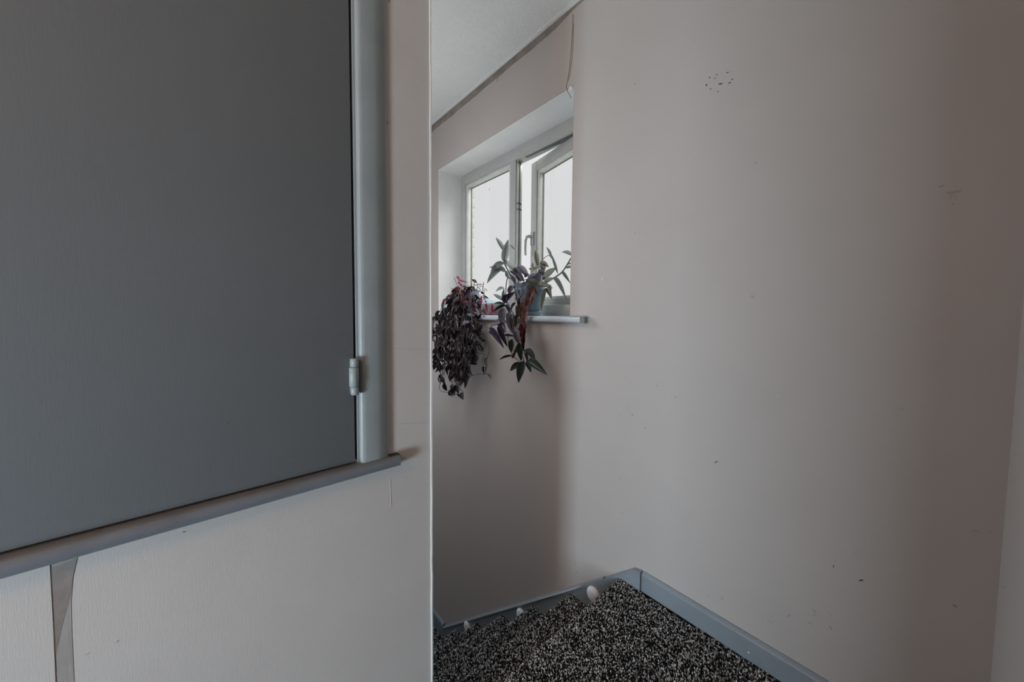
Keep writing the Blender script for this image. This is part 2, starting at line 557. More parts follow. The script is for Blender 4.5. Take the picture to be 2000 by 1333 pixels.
PD = (0, XD, -1)
for (px, py, ln, w, a) in ((1386, 152, 5, 4, 0), (1380, 166, 7, 5, 60), (1400, 146, 5, 3, 0), (1407, 164, 14, 4, -160), (1425, 162, 9, 3.5, 10),
                           (1430, 155, 5, 4, 30), (1388, 174, 8, 2.5, 5), (1402, 179, 5, 3, 0), (1421, 142, 9, 2.5, 10), (1396, 153, 8, 2, 20),
                           (1283, 754, 4, 3, 90), (1260, 837, 4, 3, 0), (1398, 903, 9, 3, -40), (1401, 902, 5, 2, 70), (1235, 811, 8, 2, 90),
                           (972, 153, 40, 4, 100), (1628, 1107, 9, 2, 90), (1682, 1134, 11, 3, -45), (1865, 1184, 7, 2, 10)):
    mark(px, py, ln, w, a, M['scuff'], wall_right, PD)
for (px, py, ln, w, a) in ((1470, 580, 12, 7, 60), (1319, 776, 14, 4, 10), (1476, 318, 8, 5, 0), (1240, 165, 9, 6, 20), (1862, 372, 30, 16, 10), (1855, 392, 16, 10, 40),
                           (1215, 810, 16, 12, 10), (1410, 1170, 12, 6, 60), (1382, 1164, 12, 4, 80), (1216, 1002, 8, 5, 60), (1212, 936, 10, 5, 0),
                           (1541, 1203, 14, 5, -60), (1502, 1213, 18, 10, 20), (1126, 1118, 12, 10, 80), (1124, 1102, 10, 7, 90), (1676, 1084, 16, 4, -30),
                           (1752, 800, 22, 4, 20), (1312, 990, 7, 4, 20), (1600, 1210, 40, 20, 20), (1910, 1040, 30, 6, -60), (1240, 455, 9, 4, 90)):
    if ln < 15:
        mark(px, py, ln, w, a, M['scuff_soft'], wall_right, PD)
    else:                                    # a rubbed patch: several small faint touches
        for q in range(5):
            mark(px + rng.uniform(-.9, .9) * ln, py + rng.uniform(-.9, .9) * w, ln * rng.uniform(.18, .4), w * rng.uniform(.15, .35), a + rng.uniform(-40, 40), M['scuff_soft'], wall_right, PD)
for (px, py, ln, w, a) in ((1520, 773, 4, 2, 90), (1176, 545, 14, 4, 85), (1114, 173, 26, 16, 40), (1403, 560, 4, 2, 0)):
    mark(px, py, ln, w, a, M['chip'], wall_right, PD, 'paint_chip')
mark(1985, 888, 5, 2.5, 0, M['scuff'], bpy.data.objects['wall_end'], (1, YC, 1))
mark(1962, 1148, 9, 1.5, -50, M['scuff'], bpy.data.objects['wall_end'], (1, YC, 1))


def strip_tube(pts, r, name, mat, parent):
    return MB().tube(pts, r, 5).build(name, mat, parent)


# double crack running from the ceiling to the corner of the window opening
strip_tube([at(x, y, XD - 0.0005) for x, y in ((1119, 28), (1118.5, 52), (1116.5, 80), (1115, 105), (1112, 135), (1108.5, 158), (1106, 168), (1108, 178), (1116, 192))],
           0.0012, 'wall_crack', M['crack'], wall_right)
strip_tube([at(x, y, XD - 0.0005) for x, y in ((1120, 46), (1119, 85), (1117.5, 110), (1114, 140), (1110, 158))], 0.0010, 'wall_crack', M['crack'], wall_right)

# wallpaper sheets on the cupboard wall with a torn bare strip between them
for (pts, th, nm, mat) in (
        ([(DX0, 0.0), (-0.1752, 0.0), (-0.1748, 0.53), (-0.1738, 0.62), (-0.1735, 0.712), (DX0, 0.712)], 0.0009, 'wallpaper_sheet', M['wall_a']),
        ([(-0.1752, 0.0), (-0.1590, 0.0), (-0.1590, 0.53), (-0.1585, 0.60), (-0.1575, 0.645), (-0.1540, 0.685), (-0.1480, 0.712), (-0.1735, 0.712), (-0.1738, 0.62), (-0.1748, 0.53)], 0.0003, 'bare_strip', M['bare']),
        ([(-0.1736, 0.700), (-0.1500, 0.704), (-0.1545, 0.680), (-0.1580, 0.652), (-0.1640, 0.625), (-0.1690, 0.600), (-0.1735, 0.575)], 0.00042, 'stain', M['stain'])):
    n = len(pts)
    vs = [Vector((x, YA - th, z)) for x, z in pts] + [Vector((x, YA + 0.001, z)) for x, z in pts]
    me = mesh(nm, vs, [tuple(range(n))] + ([(i, (i + 1) % n, n + (i + 1) % n, n + i) for i in range(n)] if th > 0.0008 else []))
    link(nm, me, mat, wall_left)
# faint horizontal joints of the lining paper near the corner
for (xa, ya, xb, yb) in ((768, 681, 838, 683), (778, 829, 842, 826), (762, 938, 764, 990)):
    strip_tube([aty(xa, ya, YA), aty((xa + xb) / 2, (ya + yb) / 2, YA), aty(xb, yb, YA)], 0.0006, 'paper_joint', M['wall_a'], wall_left)
for (px, py, ln, w, a) in ((41, 1208, 5, 4, 0), (228, 1254, 7, 3, 20), (170, 1278, 9, 3, 10), (757, 240, 14, 3, 90), (358, 1040, 9, 4, -20), (783, 905, 6, 2, 90), (760, 2, 8, 5, 40)):
    mark(px, py, ln * 0.45, w * 0.45, a, M['scuff_soft'] if py > 300 else M['scuff'], wall_left, (1, YA, -1))

# ------------------------------------------------------------------ built-in cupboard on the left
cup = tag(empty('built_in_cupboard', (-0.2, YA, DZ0)), 'dark grey painted cupboard door set into the wall above a grey ledge', 'cupboard')
door = MB().box(DX0 + 0.004, 0.2215, YA - 0.0005, YA + 0.022, DZ0 + 0.0045, DZ1 - 0.006).build('door', M['door'], cup, bevel=0.0012)
prof = [(0.2312, YA + 0.001), (0.2312, 0.7500), (0.2330, 0.7462), (0.2362, 0.7438), (0.2420, 0.7428), (0.2668, 0.7428), (0.2700, 0.7434), (0.2874, 0.7466), (0.2892, 0.7480), (0.2895, YA + 0.001)]
MB().prism(prof, 2, DZ0 - 0.002, 2.07).build('door_frame', M['casing'], cup, smooth=True)
MB().box(0.2262, 0.2350, YA - 0.0008, YA + 0.03, DZ0, DZ1).build('frame_lining', M['casing'], cup, bevel=0.001)
prof2 = [(DX0 - 0.055, YA + 0.001), (DX0 - 0.055, 0.7428), (DX0, 0.7428), (DX0, YA + 0.001)]
MB().prism(prof2, 2, DZ0 - 0.002, 2.07).build('door_frame', M['casing'], cup)
MB().box(DX0 - 0.055, 0.2895, 0.7428, YA + 0.001, DZ1, 2.07).build('frame_head', M['casing'], cup)
MB().box(DX0, DX1, YA + 0.30, YA + 0.31, DZ0 - 0.01, DZ1).build('back_panel', M['dark'], cup)
MB().box(DX0 + 0.03, 0.2262 + 0.03, YA + 0.026, YA + 0.03, DZ0 + 0.002, DZ1).build('gap_shade_sheet', M['dark'], cup)  # near-black sheet behind the door, paints the gap's shade
# ledge under the door: rounded nose, broken right end
nose = [(YA + 0.002, 0.7352), (0.7420, 0.7350), (0.7372, 0.7335), (0.7344, 0.7300), (0.7330, 0.7240), (0.7334, 0.7180), (0.7356, 0.7130), (0.7400, 0.7105), (YA + 0.002, 0.7100)]
ledge = MB().prism(nose, 0, DX0 - 0.09, 0.3115).build('ledge', M['moulding'], cup, smooth=True)
MB().box(0.2905, 0.3100, 0.7412, YA, 0.7345, 0.7368).build('bare_ledge_top', M['barewood'], ledge)
b = MB()
for k in range(7):
    z = 0.7115 + k * 0.0035
    b.box(0.3110, 0.3128 + 0.0006 * rng.random(), 0.7365 + 0.003 * rng.random(), YA, z, z + 0.0028)
b.build('splintered_end', M['barewood'], ledge)
# hinge with three knuckles
hinge = MB().box(0.2135, 0.2212, YA - 0.0030, YA - 0.0004, 0.886, 0.957).build('hinge', M['casing'], cup, bevel=0.0008)
for (x, z0, z1, r) in ((0.2198, 0.941, 0.9585, 0.0078), (0.2186, 0.9005, 0.9405, 0.0092), (0.2198, 0.8835, 0.9000, 0.0078)):
    k = MB().lathe((x, 0.7425, 0), [(0.0, z0), (r * 0.85, z0), (r, z0 + 0.0012), (r * 1.02, (z0 + z1) / 2), (r, z1 - 0.0012), (r * 0.85, z1), (0.0, z1)], 20)
    k.build('knuckle', M['casing'], hinge, smooth=True)
for (px, py) in ((445, 826), (569, 892)):
    mark(px, py, 3, 1.6, 0, M['scuff'], cup, (1, YA - 0.0005, -1))

# ------------------------------------------------------------------ carpeted stairs
GO, RISE = 0.2436, 0.2180
NY = 0.733                       # nosing of the landing
XS = 1.209                       # inner face of the stair skirt


def step_profile(k):
    """(y, z) line of carpet from the back of tread k over its nosing and down the riser to the next tread"""
    y0, z0 = NY + GO * k, -RISE * k
    pts = []
    back = y0 - (GO + 0.022 if k else 0.30)
    for i in range(7):
        pts.append((back + (y0 - 0.022 - back) * i / 6, z0))
    for i in range(1, 9):
        a = math.pi * i / 8 * 1.05
        pts.append((y0 - 0.022 + 0.022 * math.sin(a), z0 - 0.022 + 0.022 * math.cos(a)))
    for i in range(1, 7):
        pts.append((y0 - 0.024 - 0.002 * i / 6, z0 - 0.046 - (RISE - 0.050) * i / 6))
    return pts


stair = tag(empty('staircase', (0.8, NY, LOW)), 'straight flight of stairs covered in black and grey flecked carpet', 'staircase')


def tufts(pts, x0, x1, pitch, size, seed):
    """looped pile: small low pyramids scattered along a carpet line, each with its own yarn shade"""
    r = np.random.default_rng(seed)
    P = np.array(pts)
    seg = np.diff(P, axis=0)
    L = np.hypot(seg[:, 0], seg[:, 1])
    S = np.concatenate([[0], np.cumsum(L)])
    ns, nx = int(S[-1] / pitch), int((x1 - x0) / pitch)
    s = (np.arange(ns)[:, None] + 0.5 + r.uniform(-.35, .35, (ns, nx))) * pitch
    x = x0 + (np.arange(nx)[None, :] + 0.5 + r.uniform(-.35, .35, (ns, nx))) * pitch
    s, x = np.clip(s.ravel(), 0, S[-1] - 1e-5), x.ravel()
    i = np.clip(np.searchsorted(S, s, side='right') - 1, 0, len(L) - 1)
    f = (s - S[i]) / L[i]
    c = np.stack([x, P[i, 0] + seg[i, 0] * f, P[i, 1] + seg[i, 1] * f], 1)
    tang = np.stack([np.zeros(len(i)), seg[i, 0] / L[i], seg[i, 1] / L[i]], 1)
    nor = np.stack([np.zeros(len(i)), -seg[i, 1] / L[i], seg[i, 0] / L[i]], 1)
    ex = np.tile([1.0, 0, 0], (len(i), 1))
    n = len(i)
    a = r.uniform(0, math.pi, n)
    sz = size * r.uniform(.8, 1.25, n)
    el = r.uniform(1.0, 1.7, n)
    hgt = size * r.uniform(.5, 1.0, n)
    d1 = (np.cos(a)[:, None] * ex + np.sin(a)[:, None] * tang) * (sz * el)[:, None] * .5
    d2 = (-np.sin(a)[:, None] * ex + np.cos(a)[:, None] * tang) * (sz * .75)[:, None] * .5
    up = nor * hgt[:, None]
    lo = c - nor * 0.0015
    V = np.stack([lo + d1, lo + d2, lo - d1, lo - d2, c + up * .8 + d1 * .45, c + up + d2 * .45, c + up * .8 - d1 * .45, c + up - d2 * .45], 1).reshape(-1, 3)
    base = np.arange(n)[:, None, None] * 8
    q = np.array([[0, 1, 5, 4], [1, 2, 6, 5], [2, 3, 7, 6], [3, 0, 4, 7], [4, 5, 6, 7]])[None]
    Fc = (base + q).reshape(-1, 4)
    shade = r.choice([0.012, 0.05, 0.26, 0.50, 0.75], n, p=[.34, .20, .16, .18, .12]) * r.uniform(.7, 1.3, n)
    col = np.stack([shade * r.uniform(.97, 1.06, n), shade, shade * r.uniform(.93, 1.03, n), np.ones(n)], 1)
    return V, Fc, np.repeat(col, 8, 0)


def pile(name, V, Fc, colr, parent):
    off = Vector((0, 0, 0))
    p = parent
    while p is not None:
        off += p.location
        p = p.parent
    V = V - np.array(off)
    me = bpy.data.meshes.new(name)
    me.vertices.add(len(V))
    me.vertices.foreach_set('co', V.ravel())
    me.loops.add(Fc.size)
    me.loops.foreach_set('vertex_index', Fc.ravel().astype(np.int32))
    me.polygons.add(len(Fc))
    me.polygons.foreach_set('loop_start', np.arange(0, Fc.size, 4, dtype=np.int32))
    me.update(calc_edges=True)
    at_ = me.attributes.new('tuft', 'FLOAT_COLOR', 'POINT')
    at_.data.foreach_set('color', colr.ravel())
    o = link(name, me, M['carpet'], parent)
    o['kind'] = 'stuff'
    return o


for k in range(6):
    pr = step_profile(k)
    y0, z0 = NY + GO * k, -RISE * k
    b = MB()
    n = len(pr)
    solid = pr + [(pr[-1][0], z0 - RISE - 0.02), (pr[0][0], z0 - RISE - 0.02 if k else z0 - 0.2)]
    b.prism(solid, 0, XE + 0.001, XS)
    st = b.build('step', M['carpet_back'], stair, smooth=True)
    if k == 0:
        line = [(y, z) for y, z in pr]
    else:
        line = pr
    V, Fc, C_ = tufts(line, XE + 0.002, XS - 0.001, 0.0043 + 0.0003 * k, 0.0050 + 0.0003 * k, 30 + k)
    pile('carpet_pile', V, Fc, C_, st)
# landing carpet up to the first step and back under the camera
V, Fc, C_ = tufts([(-0.135, -0.003), (NY - 0.30, -0.001)], 0.50, XD - SK - 0.001, 0.0043, 0.0050, 77)
pile('carpet_pile', V, Fc, C_, floor)
V, Fc, C_ = tufts([(1.93, LOW), (3.99, LOW)], XE + 0.002, XD - SK, 0.008, 0.009, 78)
pile('carpet_pile', V, Fc, C_, bpy.data.objects['floor_lower'])

# grey skirt board following the stairs, its bead, the level piece at the bottom
sl = -0.8724
y_t, z_t, y_b, z_b = 0.666, 0.075, 2.124, -1.209
poly = [(0.637, 0.0), (0.637, z_t), (y_t, z_t - 0.006), (y_b, z_b), (y_b + 0.03, z_b - 0.03), (y_b + 0.02, LOW), (1.9, LOW), (y_t - 0.05, -0.25)]
MB().prism([(y, z) for y, z in poly], 0, XD - 0.021, XD - 0.0003).build('skirt_board', M['trim'], stair)
b = MB()
pr = []
for i in range(41):
    f = i / 40
    y = 0.80 + (y_b - 0.80) * f
    z = (z_t - 0.006) + (y - y_t) * (z_b - z_t + 0.006) / (y_b - y_t)
    b.v += [Vector((XD - 0.020 - 0.004 * min(1, i / 6), y, z - 0.016)), Vector((XD - 0.021 - 0.006 * min(1, i / 6), y, z - 0.006)), Vector((XD - 0.020, y, z + 0.003)), Vector((XD - 0.0003, y, z + 0.004 + 0.0012 * rng.uniform(-1, 1)))]
for i in range(40):
    for j in range(3):
        b.f.append((4 * i + j, 4 * i + j + 1, 4 * i + 5 + j, 4 * i + 4 + j))
b.build('skirt_bead', M['trim'], stair, smooth=True)
tag(MB().prism([(XD, LOW), (XD - 0.018, LOW), (XD - 0.018, z_b + 0.002), (XD - 0.012, z_b + 0.012), (XD, z_b + 0.014)], 1, y_b + 0.012, 4.0).build('baseboard_lower', M['trim']), kind='structure')

# three stick-on lights on the skirt board
specs = [(1160, 1161, 0.0320, 'large white round stick-on stair light on the skirt beside the topmost step'),
         (1019, 1201, 0.0330, 'white stick-on stair light half hidden behind the third step nosing'),
         (914, 1224, 0.0330, 'small white stick-on stair light lowest down near the foot of the stairs')]
for i, (px, py, rad, lab) in enumerate(specs):
    c = at(px, py, XD - 0.021)
    e_ = tag(empty('stair_light', c), lab, 'light', 'stick-on lights along the stair skirt')
    for (nm, prof, mt) in (('base_ring', [(0.0, 0.0), (rad, 0.0), (rad, 0.006), (rad * 0.97, 0.008), (rad * 0.9, 0.0085)], M['white']),
                           ('lens', [(rad * 0.93, 0.0065), (rad * 0.9, 0.011), (rad * 0.75, 0.0155), (rad * 0.5, 0.0185), (rad * 0.25, 0.0198), (0.0005, 0.020)], M['white'])):
        b = MB()
        n = 28
        for (r_, d_) in prof:
            for j in range(n):
                a = 2 * math.pi * j / n
                b.v.append(Vector((c.x - d_, c.y + r_ * math.cos(a), c.z + r_ * math.sin(a))))
        for q in range(len(prof) - 1):
            for j in range(n):
                b.f.append((q * n + j, q * n + (j + 1) % n, (q + 1) * n + (j + 1) % n, (q + 1) * n + j))
        b.build(nm, mt, e_, smooth=True)

# ------------------------------------------------------------------ window
win = tag(empty('window_1', (XF, 1.62, WB)), kind='structure')


def rect_frame(b, x0, x1, y0, y1, z0, z1, w, wz=None):
    wz = wz or w
    b.box(x0, x1, y0, y0 + w, z0, z1)
    b.box(x0, x1, y1 - w, y1, z0, z1)
    b.box(x0, x1, y0 + w, y1 - w, z0, z0 + wz)
    b.box(x0, x1, y0 + w, y1 - w, z1 - wz, z1)


FT = 0.070
b = MB()
rect_frame(b, XF, XF + FT, WR - 0.01, WL, WB, WT, 0.055, 0.072)
b.build('window_frame', M['upvc'], win, bevel=0.004)
MB().box(XF, XF + 0.058, 1.614, 1.664, WB + 0.07, WT - 0.071).build('mullion', M['upvc'], win, bevel=0.005)
# lock channel on the casement side of the mullion with its keeps
MB().box(XF + 0.012, XF + 0.048, 1.608, 1.6145, WB + 0.072, WT - 0.073).build('lock_channel', M['bead'], win, bevel=0.002)
MB().box(XF + 0.024, XF + 0.034, 1.6065, 1.609, WB + 0.075, WT - 0.08).build('seal_strip', M['seal'], win)
for z in (1.722, 1.688, 1.965):
    MB().box(XF + 0.010, XF + 0.044, 1.603, 1.612, z, z + 0.013).build('keep', M['metal'], win, bevel=0.002)
    MB().box(XF + 0.018, XF + 0.034, 1.602, 1.606, z + 0.003, z + 0.010).build('keep_slot', M['dark'], win)
# fixed light
b = MB()
rect_frame(b, XF + 0.010, XF + 0.045, 1.664, WL - 0.054, WB + 0.072, WT - 0.072, 0.020)
b.build('glazing_bead', M['bead'], win, bevel=0.003)
b = MB()
rect_frame(b, XF + 0.040, XF + 0.050, 1.680, WL - 0.068, WB + 0.087, WT - 0.087, 0.007)
b.build('pane_seal', M['seal'], win)
pane = MB().box(XF + 0.038, XF + 0.042, 1.684, WL - 0.074, WB + 0.092, WT - 0.092).build('pane', M['glass'], win)
# small stickers / insects stuck to the pane and a loose flap of tape
for (px, py, ln, w, a) in ((956, 370, 16, 7, 95), (948, 357, 11, 4, 100), (933, 352, 18, 5, 70), (941, 346, 12, 5, 20)):
    mark(px, py, ln, w, a, M['metal'] if px > 945 else M['bead'], win, (0, XF + 0.038, -1), 'glass_speck')
b = MB()
b.add([at(980, 289, XD + 0.10), at(968, 297, XD + 0.10), at(969, 300, XD + 0.11), at(982, 292, XD + 0.11)], [(0, 1, 2, 3)])
# casement sash swung outward on its hidden right-hand hinge
TH = math.radians(11)
HX, HY, SW = XF + 0.016, 1.113, 0.485
sash = empty('sash', (0, 0, 0))
sash.parent = win
sash.location = Vector((HX, HY, 0)) - win.location
sash.rotation_euler = (0, 0, -TH)


def sash_part(b, name, mat, bevel=0.0, smooth=False):
    """built in the sash's own frame: x = thickness outward, y = from hinge to free edge"""
    o = b.build(name, mat, None, bevel=bevel, smooth=smooth)
    o.parent = sash
    return o


SZ0, SZ1 = 1.085, 1.982
b = MB()
rect_frame(b, 0, 0.055, 0, SW, SZ0, SZ1, 0.060)
sash_part(b, 'sash_frame', M['upvc'], bevel=0.005)
b = MB()
rect_frame(b, 0.010, 0.042, 0.056, SW - 0.056, SZ0 + 0.056, SZ1 - 0.056, 0.018)
sash_part(b, 'glazing_bead', M['bead'], bevel=0.003)
b = MB()
rect_frame(b, 0.038, 0.046, 0.070, SW - 0.070, SZ0 + 0.070, SZ1 - 0.070, 0.007)
sash_part(b, 'pane_seal', M['seal'])
sash_part(MB().box(0.034, 0.038, 0.076, SW - 0.076, SZ0 + 0.076, SZ1 - 0.076), 'pane', M['glass'])
sash_part(MB().box(0.006, 0.05, SW - 0.001, SW + 0.004, SZ0 + 0.01, SZ1 - 0.01), 'edge_seal', M['seal'])
# espagnolette handle on the free stile
hz = 1.515
b = MB()
b.box(-0.012, 0.001, SW - 0.046, SW - 0.016, hz - 0.035, hz + 0.045)
b.tube([(-0.01, SW - 0.031, hz + 0.015), (-0.034, SW - 0.030, hz + 0.017), (-0.046, SW - 0.028, hz + 0.012), (-0.052, SW - 0.026, hz - 0.010),
        (-0.054, SW - 0.026, hz - 0.060), (-0.052, SW - 0.026, hz - 0.100)], 0.010, 10, 0.0065)
sash_part(b, 'handle', M['handle'], smooth=True)
# friction stay across the top of the opening
b = MB()
b.tube([(XF + 0.03, 1.12, WT - 0.073), (XF + 0.045, 1.28, WT - 0.0745), (XF + 0.03, 1.42, WT - 0.074)], 0.005, 5)
b.box(XF + 0.018, XF + 0.034, 1.08, 1.55, WT - 0.0745, WT - 0.0715)
b.build('friction_stay', M['seal'], win)
# sill board
SX = 1.196
SY0, SY1 = 0.912, 2.33
nose = [(XF + 0.004, 1.0465), (SX + 0.008, 1.0450), (SX + 0.002, 1.0425), (SX, 1.037), (SX, 1.026), (SX + 0.002, 1.0205), (SX + 0.008, 1.018), (XF + 0.004, 1.018)]
b = MB()
n = len(nose)
# nose runs past the opening on both sides, the board itself lies between the reveals
b.prism(nose, 1, WR + 0.002, WL - 0.002)
nose2 = [(XD + 0.001, 1.0452), (SX + 0.008, 1.0450), (SX + 0.002, 1.0425), (SX, 1.037), (SX, 1.026), (SX + 0.002, 1.0205), (SX + 0.008, 1.018), (XD + 0.001, 1.018)]
b.prism(nose2, 1, SY0, WR + 0.002)
b.prism(nose2, 1, WL - 0.002, SY1)
sill = b.build('window_sill', M['sill'], win, smooth=True)
MB().box(SX - 0.0008, SX + 0.02, SY0 - 0.001, SY0 + 0.024, 1.0172, 1.0448).build('bare_sill_end', M['grey_end'], sill)

# unseen window added at the hall end to go with the fill light
far = tag(empty('added_window', (0.8, 4.05, -0.6)), kind='structure')
b = MB()
b.box(0.47, 0.52, 4.02, 4.08, -0.60, 0.90).box(1.08, 1.13, 4.02, 4.08, -0.60, 0.90)
b.box(0.52, 1.08, 4.02, 4.08, -0.60, -0.55).box(0.52, 1.08, 4.02, 4.08, 0.85, 0.90)
b.build('window_frame', M['upvc'], far, bevel=0.004)
MB().box(0.515, 1.085, 4.048, 4.052, -0.555, 0.855).build('pane', M['glass'], far)

# ------------------------------------------------------------------ outside
b = MB()
b.box(-600, 900, -600, 1200, -4.6, -4.5)
tag(b.build('ground', M['ground']), kind='structure')
# low hazy hill seen just above the sill
b = MB()
NX = 120
for i in range(NX + 1):
    f = i / NX
    az = math.radians(18 + 50 * f)
    hh = 2.6 + 3.2 * math.exp(-((f - 0.365) / 0.045) ** 2) + 3.6 * math.exp(-((f - 0.42) / 0.22) ** 2) + 0.3 * math.sin(i * 1.3)
    for (d, h) in ((150, -4.6), (158, hh * 0.55), (170, hh), (190, hh * 0.9), (230, -4.6)):
        b.v.append(Vector((d * math.sin(az), d * math.cos(az), h)))
for i in range(NX):
    for j in range(4):
        b.f.append((5 * i + j, 5 * i + j + 1, 5 * i + 6 + j, 5 * i + 5 + j))
tag(b.build('hill', M['hill'], smooth=True), kind='structure')


# ------------------------------------------------------------------ plants
def leaf_mesh(name, arch, fold, mat, ripple=0.0, seed=0, shape='lance'):
    """unit blade: y 0..1 base to tip, x across, z out of the blade; UV.x runs across"""
    r = random.Random(seed)
    ny, nx = 9, 5
    vs, fs, uvs = [], [], []
    for i in range(ny):
        t = i / (ny - 1)
        if shape == 'ovate':
            w = (math.sin(math.pi * t ** 0.62) ** 0.8) * 0.5
        elif shape == 'strap':
            w = 0.5 * min(1, 0.35 + 3.5 * t) * (1 - t ** 5) ** 0.6
        else:
            w = (math.sin(math.pi * t ** 0.72) ** 0.75) * 0.5
        w = max(w, 0.04)
        if ripple:
            w *= 1 - 0.35 * abs(math.sin(t * 9 + seed)) * ripple
        zc = -arch * t * t
        for j in range(nx):
            s = (j / (nx - 1)) * 2 - 1
            z = zc + fold * abs(s) * w + (r.uniform(-1, 1) * 0.06 * ripple)
            vs.append((s * w, t - 0.10 * arch * t * t, z))
            uvs.append((j / (nx - 1), t))
    for i in range(ny - 1):
        for j in range(nx - 1):
            fs.append((i * nx + j, i * nx + j + 1, (i + 1) * nx + j + 1, (i + 1) * nx + j))
    me = mesh(name, vs, fs, True)
    ul = me.uv_layers.new(name='UVMap')
    for lp in me.loops:
        ul.data[lp.index].uv = uvs[lp.vertex_index]
    me.materials.append(mat)
    return me


def put_leaf(me, base, tip, width, normal, parent, name='leaf'):
    base, tip = Vector(base), Vector(tip)
    y = tip - base
    ln = max(y.length, 1e-4)
    y.normalize()
    x = y.cross(Vector(normal))
    if x.length < 1e-3:
        x = y.cross(Vector((0.3, 0.5, 0.8)))
    x.normalize()
    z = x.cross(y)
    o = bpy.data.objects.new(name, me)
    COL.objects.link(o)
    o.parent = parent
    bl = base - parent.location
    m = Matrix(((x.x * width, y.x * ln, z.x * ln, bl.x), (x.y * width, y.y * ln, z.y * ln, bl.y), (x.z * width, y.z * ln, z.z * ln, bl.z), (0, 0, 0, 1)))
    o.matrix_basis = m
    return o


def spline(pts, n=6):
    P = [Vector(p) for p in pts]
    P = [P[0] * 2 - P[1]] + P + [P[-1] * 2 - P[-2]]
    out = []
    for i in range(1, len(P) - 2):
        for k in range(n):
            t = k / n
            a, b_, c, d = P[i - 1], P[i], P[i + 1], P[i + 2]
            out.append(0.5 * ((2 * b_) + (c - a) * t + (2 * a - 5 * b_ + 4 * c - d) * t * t + (3 * b_ - a - 3 * c + d) * t ** 3))
    out.append(P[-2])
    return out


VIEW = -Vector((fw.x, fw.y, 0)).normalized()


def facing(base, tip, spread=0.5):
    """leaf normals lean to the room, each a bit differently"""
    return Vector((-0.7 + rng.uniform(-spread, spread), -0.6 + rng.uniform(-spread, spread), 0.45 + rng.uniform(-spread, spread)))


# ---- right-hand plant: fleshy lance leaves in a grey-blue pot
XP = 1.300
pc = at(1034, 617, XP)
pc.z = 1.0470
pr_ = tag(empty('potted_plant', pc), 'green and dusky purple trailing plant in grey blue pot, nearer the open casement', 'plant', 'potted plants on the stair window sill')
pot = MB().lathe((pc.x, pc.y, pc.z + 0.004), [(0.0, 0.004), (0.050, 0.004), (0.053, 0.008), (0.066, 0.085), (0.074, 0.128), (0.076, 0.130), (0.080, 0.132), (0.083, 0.158), (0.081, 0.160), (0.077, 0.157), (0.072, 0.120), (0.05, 0.118)], 40).build('pot', M['pot_blue'], pr_, smooth=True)
MB().lathe((pc.x, pc.y, pc.z), [(0.0, 0.0), (0.056, 0.0), (0.062, 0.004), (0.066, 0.020), (0.064, 0.021), (0.060, 0.006), (0.0, 0.006)], 40).build('saucer', M['pot_blue'], pr_, smooth=True)
MB().lathe((pc.x, pc.y, pc.z + 0.004), [(0.0, 0.140), (0.030, 0.141), (0.060, 0.138), (0.074, 0.130)], 24).build('soil', M['soil'], pr_, smooth=True)
# weathered grey wrapper clinging to the left half of the pot, slit and spotted
b = MB()
n = 16
for i in range(13):
    f = i / 12
    z = pc.z + 0.170 - 0.150 * f
    rr = 0.0865 - 0.026 * f + 0.0015 * math.sin(i * 2.1)
    for j in range(n + 1):
        a = math.radians(150 + 95 * j / n)
        r2 = rr + 0.002 * math.sin(j * 1.7 + i * 0.6)
        b.v.append(Vector((pc.x + r2 * math.cos(a - 0.35), pc.y + r2 * math.sin(a - 0.35), z + 0.004 * math.sin(j * 1.1))))
holes = {(1, 4), (2, 12), (3, 8), (4, 8), (5, 9), (2, 3)}
for i in range(12):
    for j in range(n):
        if (i, j) not in holes:
            b.f.append((i * (n + 1) + j, i * (n + 1) + j + 1, (i + 1) * (n + 1) + j + 1, (i + 1) * (n + 1) + j))
b2 = MB()
b2.v = [v + (Vector((pc.x, pc.y, v.z)) - v).normalized() * 0.002 for v in b.v]
b2.f = [(i * (n + 1) + j, i * (n + 1) + j + 1, (i + 1) * (n + 1) + j + 1, (i + 1) * (n + 1) + j) for (i, j) in holes]
o = b.build('pot_wrapper', M['pot_grey'], pr_, smooth=True)
b2.build('wrapper_slits', M['dark'], o)

LM = {}
for key in ('pal_green', 'pal_olive', 'pal_purple', 'pal_deep', 'pal_dark'):
    LM[key] = [leaf_mesh(key, a, 0.5, M[key], 0, i) for i, a in enumerate((0.02, 0.16, 0.30))]
for key in ('dry_red', 'dry_maroon', 'dry_brown'):
    LM[key] = [leaf_mesh(key, 0.1, 0.7, M[key], 1.0, i + 3, 'strap') for i in range(3)]

A4 = lambda u, v: (940 + u / 7.016, 450 + v / 7.016)     # crop around the pot and upper leaves
A5 = lambda u, v: (940 + u / 8.332, 600 + v / 8.332)     # crop around the hanging tips
MMPX = 0.00285


def pl(fr, bu, bv, tu, tv, w, key, x0, x1, arch=0, sc=None, nrm=None):
    s = 7.016 if fr is A4 else 8.332
    base, tip = at(*fr(bu, bv), x0), at(*fr(tu, tv), x1)
    put_leaf(LM[key][arch], base, tip, w / s * MMPX, nrm or facing(base, tip, 0.25), pr_)


